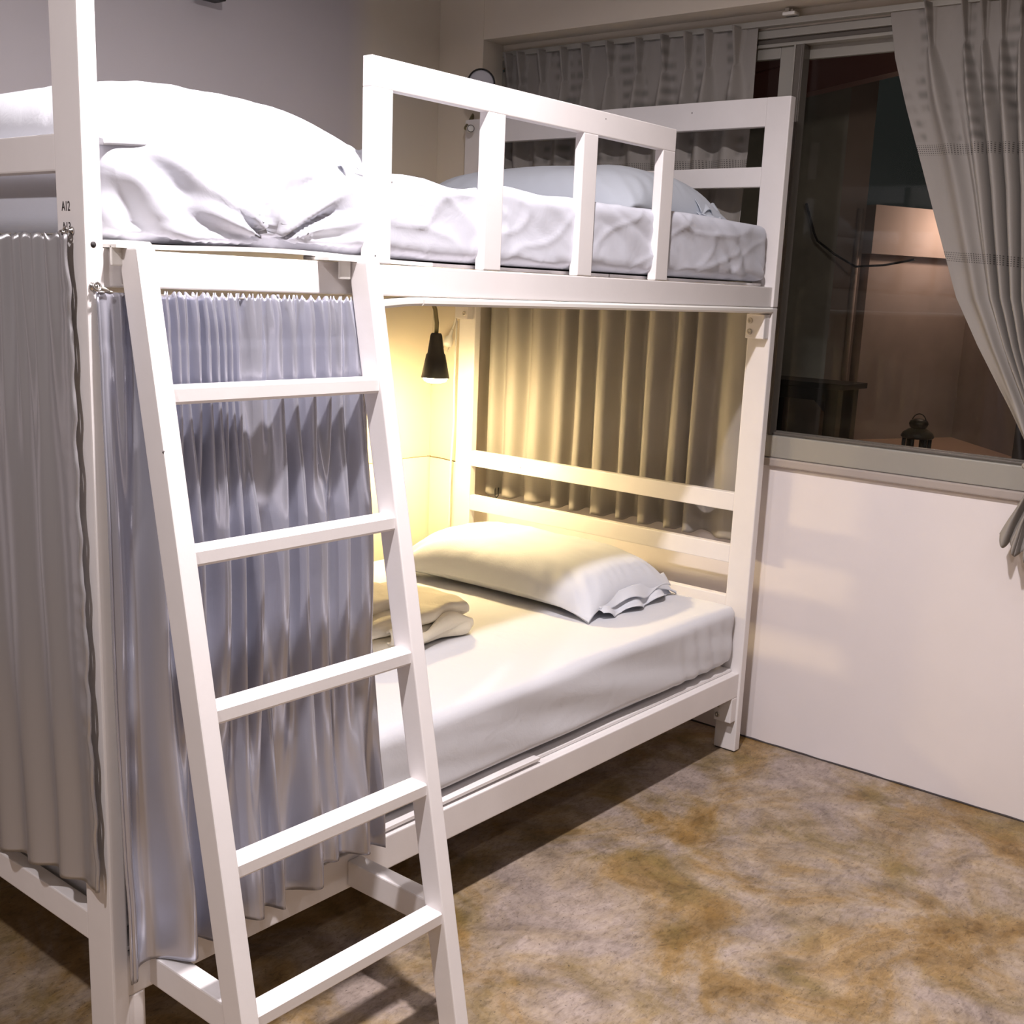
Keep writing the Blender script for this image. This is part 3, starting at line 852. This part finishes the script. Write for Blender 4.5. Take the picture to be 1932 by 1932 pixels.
# ------------------------------------------------------------------ privacy curtain, foot end of the lower bunk
sc = thing('privacy_curtain', (-.02, .5, .34), 'dull grey satin curtain across the foot end of the bunk', 'curtain')
SB = [(.040, .030, .012), (.115, .026, .022), (.205, .036, .026), (.300, .030, .024), (.39, .036, .026), (.49, .04, .024), (.60, .05, .026), (.72, .04, .026), (.84, .05, .024), (.95, .04, .026), (1.05, .04, .02)]
ST = [(.036, .012, .008), (.070, .014, .016)]
random.seed(5); y = .108
while y < 1.1:
    ST.append((y, random.uniform(.0065, .010), random.uniform(.010, .018))); y += random.uniform(.022, .032)
def scf(u, v):
    yy = lerp(.030, 1.10, u**1.25); y2 = lerp(lerp(.030, .008, v), 1.10, u**1.25)
    f = lerp(fold(ST, yy), fold(SB, yy), sstep(.03, .40, v))
    z = lerp(1.362, interp([(0, .378), (.12, .370), (.3, .344), (.34, .352), (1, .36)], u**1.25*1.0), v)
    zt = z
    if v < .02: zt -= .003*math.sin(yy*420)
    xx = -.004-f-.0022*N3(yy*26, z*5, 1)-.0035*abs(N3(yy*14, z*26, 4))*sstep(.10, .02, yy)
    return (xx, y2, zt)
sheet('curtain_cloth', 460, 130, scf, M_SATIN_SIDE, sc, .0012)
hem = [Vector(scf(0, v))+Vector((-.001, -.0035+.0022*math.sin(v*70)+.002*N3(v*30, 1, 1), 0)) for v in [i/120 for i in range(121)]]
tube('side_hem', hem, .0034, M_SATIN_SIDE, sc, 7)
w2 = thing('curtain_wire', (-.006, .03, 1.366), 'chrome eye hook and cord holding the grey curtain at the foot end', 'curtain wire')
lathe('screw_plate', (-.0005, .031, 1.3675), (-1, 0, 0), [(0, .0058), (.002, .0052), (.003, .003), (.009, .002)], M_CHROME, w2, 14)
tube('eye', [(-.010, .031+.005*math.cos(a_), 1.3675+.005*math.sin(a_)) for a_ in [i*2*math.pi/18 for i in range(18)]], .0016, M_CHROME, w2, 8, True)
tube('wire', [(-.009, .034, 1.366), (-.008, .05, 1.3625), (-.008, 1.08, 1.358)], .0016, M_BOLT, w2, 8)
lathe('clip', (-.009, .036, 1.3655), (0, 1, -.12), [(0, .0022), (.006, .0042), (.012, .0032), (.016, .0015)], M_CHROME, w2, 10)
for dy in (0, .0035):
    tube('cord', [(-.009, .048-dy, 1.362), (-.0085, .044-dy, 1.32), (-.0085, .040-dy*.6, 1.27), (-.0085, .036-dy*.4, 1.22)], .0007, M_INK, w2, 6)

# ------------------------------------------------------------------ window curtains
def pinch(s, zz, zp, top):
    """outward bulge of one pleat; s = signed offset in pleat widths (-.5 .. .5)"""
    if zz > zp:
        t = (zz-zp)/(top-zp)
        w = lerp(.055, .12, t)
        return math.exp(-(s/w)**2)*(.62+.38*math.cos(s/w*3.6))*lerp(.55, 1.0, t)
    t = min(1, (zp-zz)/.12)
    w = lerp(.06, .22, t**.6); w = min(.30, w+.05*(zp-zz))
    return math.exp(-(s/w)**2)*lerp(.6, 1.0, t)
cl = thing('window_curtain', (2.11, .63, .62), 'grey jacquard pinch-pleat curtain hanging behind the bunk headboard', 'curtain', 'window curtains')
CY0, CY1, CZ0, CZ1 = .178, 1.09, .622, 2.046
PC = [.235, .325, .392, .470, .560, .665, .755, .840, .925, 1.010, 1.060]
LF = [.130, .265, .335, .430, .520, .610, .700, .775, .880, .985, 1.062]
LFW = [.065, .024, .030, .030, .024, .034, .024, .028, .040, .034, .026]
def clf(u, v):
    z = lerp(CZ1, CZ0, v); yy = lerp(lerp(.098, CY0, sstep(1.28, 1.46, z)), CY1, u)
    k = min(range(len(PC)), key=lambda i: abs(PC[i]-yy)); s = (yy-PC[k])/.10
    top_ = .046*pinch(s, z, 1.948, CZ1)
    low = sum(.044*math.exp(-abs((yy-c_)/w_)**3.0) for c_, w_ in zip(LF, LFW))
    f = lerp(top_, low, sstep(1.90, 1.35, z))
    f += .004*N3(yy*9, z*3, 3)
    z2 = z+(-.004*N3(yy*20, 0, 1) - .010*sstep(.5, 1, v)*(.5-.5*math.cos(f/.034*3.1)))*sstep(.9, 1, v)
    return (2.142-f-.004*N3(yy*3, z*2, 8), yy+.010*N3(yy*10, z*1.6, 6)*sstep(1.9, 1.2, z), z2)
sheet('curtain_cloth', 420, 150, clf, M_JACQ, cl, .0016, lambda u, v: (u*1.6, v*(CZ1-CZ0)))
tag(tube('curtain_hook', [(2.115, 1.045, .640), (2.112, 1.043, .612), (2.113, 1.036, .604), (2.115, 1.030, .612), (2.116, 1.030, .640)], .0022, M_RUBBER, None, 6), 'small dark hook dangling below the curtain hem at the window', 'hook')

cr = thing('window_curtain', (2.09, -.75, .69), 'grey jacquard curtain tied back at the right of the window', 'curtain', 'window curtains')
LEFTB = [(2.05, -.196), (1.93, -.222), (1.805, -.267), (1.66, -.325), (1.507, -.384), (1.339, -.450), (1.22, -.520), (1.112, -.591), (1.0, -.668), (.93, -.708), (.872, -.690), (.80, -.662), (.74, -.642), (.68, -.625)]
RIGHTB = [(2.05, -1.28), (1.6, -1.16), (1.3, -1.03), (1.112, -.92), (.93, -.80), (.80, -.83), (.66, -.90)]
LEFTB = LEFTB[::-1]; RIGHTB = RIGHTB[::-1]
PR = [.095]+[.178+.0425*i for i in range(20)]
def crf(u, v):
    hem_ = interp([(0, .752), (.2, .735), (.45, .700), (.7, .675), (1, .66)], u)
    z = lerp(2.050, hem_, v)
    a_, b_ = interp(LEFTB, z), interp(RIGHTB, z)
    yy = lerp(a_, b_, u)
    k = min(range(len(PR)), key=lambda i: abs(PR[i]-u)); s = (u-PR[k])/(.078 if k == 0 else .052)
    top_ = .042*pinch(s, z, 1.948, 2.05)
    wid = abs(b_-a_)
    tight = sstep(.55, .12, wid)
    fr = (abs(math.cos(math.pi*(u-.178)/.0425+.5*N3(u*9, z*1.3, 21)))**.62)*sstep(.135, .17, u)+.35*math.exp(-((u-.095)/.022)**2)
    fr2 = .5+.5*math.sin(u*2*math.pi*6.5-1.2)
    low = lerp(.058*fr, .028*fr2, tight)
    f = lerp(top_, low, sstep(1.90, 1.62, z))
    f += .004*N3(u*8, z*3, 13)
    cx_ = 2.138-.030*sstep(1.1, .93, z)-.020*sstep(.90, .7, z)
    return (cx_-f, yy+.004*N3(u*12, z*2, 4), z+.012*math.sin(u*6.28*6.5+1)*sstep(.93, 1, v))
sheet('curtain_cloth', 720, 160, crf, M_JACQ, cr, .0016, lambda u, v: (u*1.7, v*1.36))
tube('tie_band', [(2.062+.034*math.cos(a_), -.755+.062*math.sin(a_), .935+.01*math.sin(a_)) for a_ in [i*2*math.pi/24 for i in range(24)]], .008, M_JACQ, cr, 8, True)

# ------------------------------------------------------------------ reading lamps
def reading_lamp(name, head, axis, neck, label, lit):
    t = thing(name, neck[-1], label, 'lamp', 'reading lamps of the bunk')
    a_ = Vector(axis).normalized()
    sh = lathe('shade', head, a_, [(0, .005), (.001, .0150), (.006, .0175), (.010, .0185), (.062, .0260), (.066, .0295), (.137, .0440),
                                   (.137, .0420), (.070, .0275), (.02, .017)], M_BLACK if True else None, t, 32)
    tube('gooseneck', neck, .0068, M_NECK, t, 10)
    if lit:
        bp = Vector(head)+a_*.108
        lathe('bulb', bp, a_, [(-.03, .008), (-.02, .012), (0, .026), (.022, .037), (.029, .0390), (.039, .033), (.0445, .018), (.046, .003)], M_BULB, sh, 20)
    else:
        lathe('bulb', Vector(head)+a_*.07, a_, [(-.02, .012), (.02, .030), (.050, .036), (.060, .0395), (.0615, .036), (.0615, .002)], M_FROST, sh, 28)
    bp_ = lathe('base_plate', neck[-1], (Vector(neck[-1])-Vector(neck[-2])), [(-.004, .012), (.004, .012), (.006, .009)], M_BLACK if lit else M_PLASTIC, t, 20)
    if not lit:
        c_ = Vector(neck[-1])+Vector((-.006, -.008, 0)); dv = (CAM-c_).normalized(); sx = dv.cross(Vector((0, 0, 1))).normalized(); sy = sx.cross(dv)
        tube('rim', [c_+.0105*(math.cos(k*math.pi/12)*sx+math.sin(k*math.pi/12)*sy) for k in range(24)], .0009, M_BLACK, bp_, 6, True)
    return t
LH = Vector((1.733, .98, 1.170))
reading_lamp('reading_lamp', LH, (0, 0, -1), [LH+Vector((0, 0, -.004)), LH+Vector((.001, 0, .03)), LH+Vector((-.003, .004, .07)), LH+Vector((-.001, .02, .095)), LH+Vector((0, .06, .118)), LH+Vector((0, .125, .130))],
             'lit black cone reading lamp hanging over the lower bunk pillow', True)
UH = Vector((2.004, 1.075, 1.914)) + Vector((.055, .045, .03))
dirc = (CAM-UH).normalized()
reading_lamp('reading_lamp', UH, (dirc.x, dirc.y, dirc.z+.05), [UH-dirc*-.004, UH-dirc*.02, UH+Vector((.03, .03, -.05)), UH+Vector((-.01, .035, -.11)), UH+Vector((-.05, .015, -.135)), UH+Vector((-.062, -.015, -.140))],
             'switched-off reading lamp peeking above the guard rail of the upper bunk', False)
# mains plug hanging by the corner post
pp = thing('power_plug', (2.045, 1.215, 1.10), 'pale two-pin power plug hanging beside the corner post', 'plug')
pa = Vector((-.35, .12, -1)).normalized(); p0 = Vector((2.030, 1.188, 1.168))
lathe('body', p0, pa, [(0, .004), (.006, .005), (.022, .007), (.030, .014), (.048, .017), (.058, .016), (.060, .004)], M_PLASTIC, pp, 14)
side = Vector((.6, -.75, .0)).normalized()
for s in (-1, 1):
    lathe('pin', p0+pa*.060+side*s*.0095, pa, [(0, .0022), (.019, .0022)], M_BOLT, pp, 8)
tube('cord', [p0, p0-pa*.03+Vector((.004, 0, .01)), p0+Vector((.006, -.01, .09)), p0+Vector((.004, -.02, .125))], .0032, M_PLASTIC, pp, 8)
tube('cord', [(2.02, 1.160, 1.20), (2.019, 1.163, 1.0), (2.018, 1.158, .86), (2.016, 1.166, .70), (2.010, 1.160, .52), (2.008, 1.158, .46)], .0030, M_PLASTIC, pp, 8)

# dark fixture on the back wall, its lower edge just in frame
fx = thing('wall_box', (1.14, YB-.03, 2.08), 'small dark box on the back wall at the top edge of the picture', 'box')
box('cover', 1.095, 1.178, YB-.05, YB, 2.034, 2.14, M_BLACK, fx, .004)
box('grille', 1.105, 1.168, YB-.053, YB-.05, 2.06, 2.13, M_ALU_DARK, fx, .001)
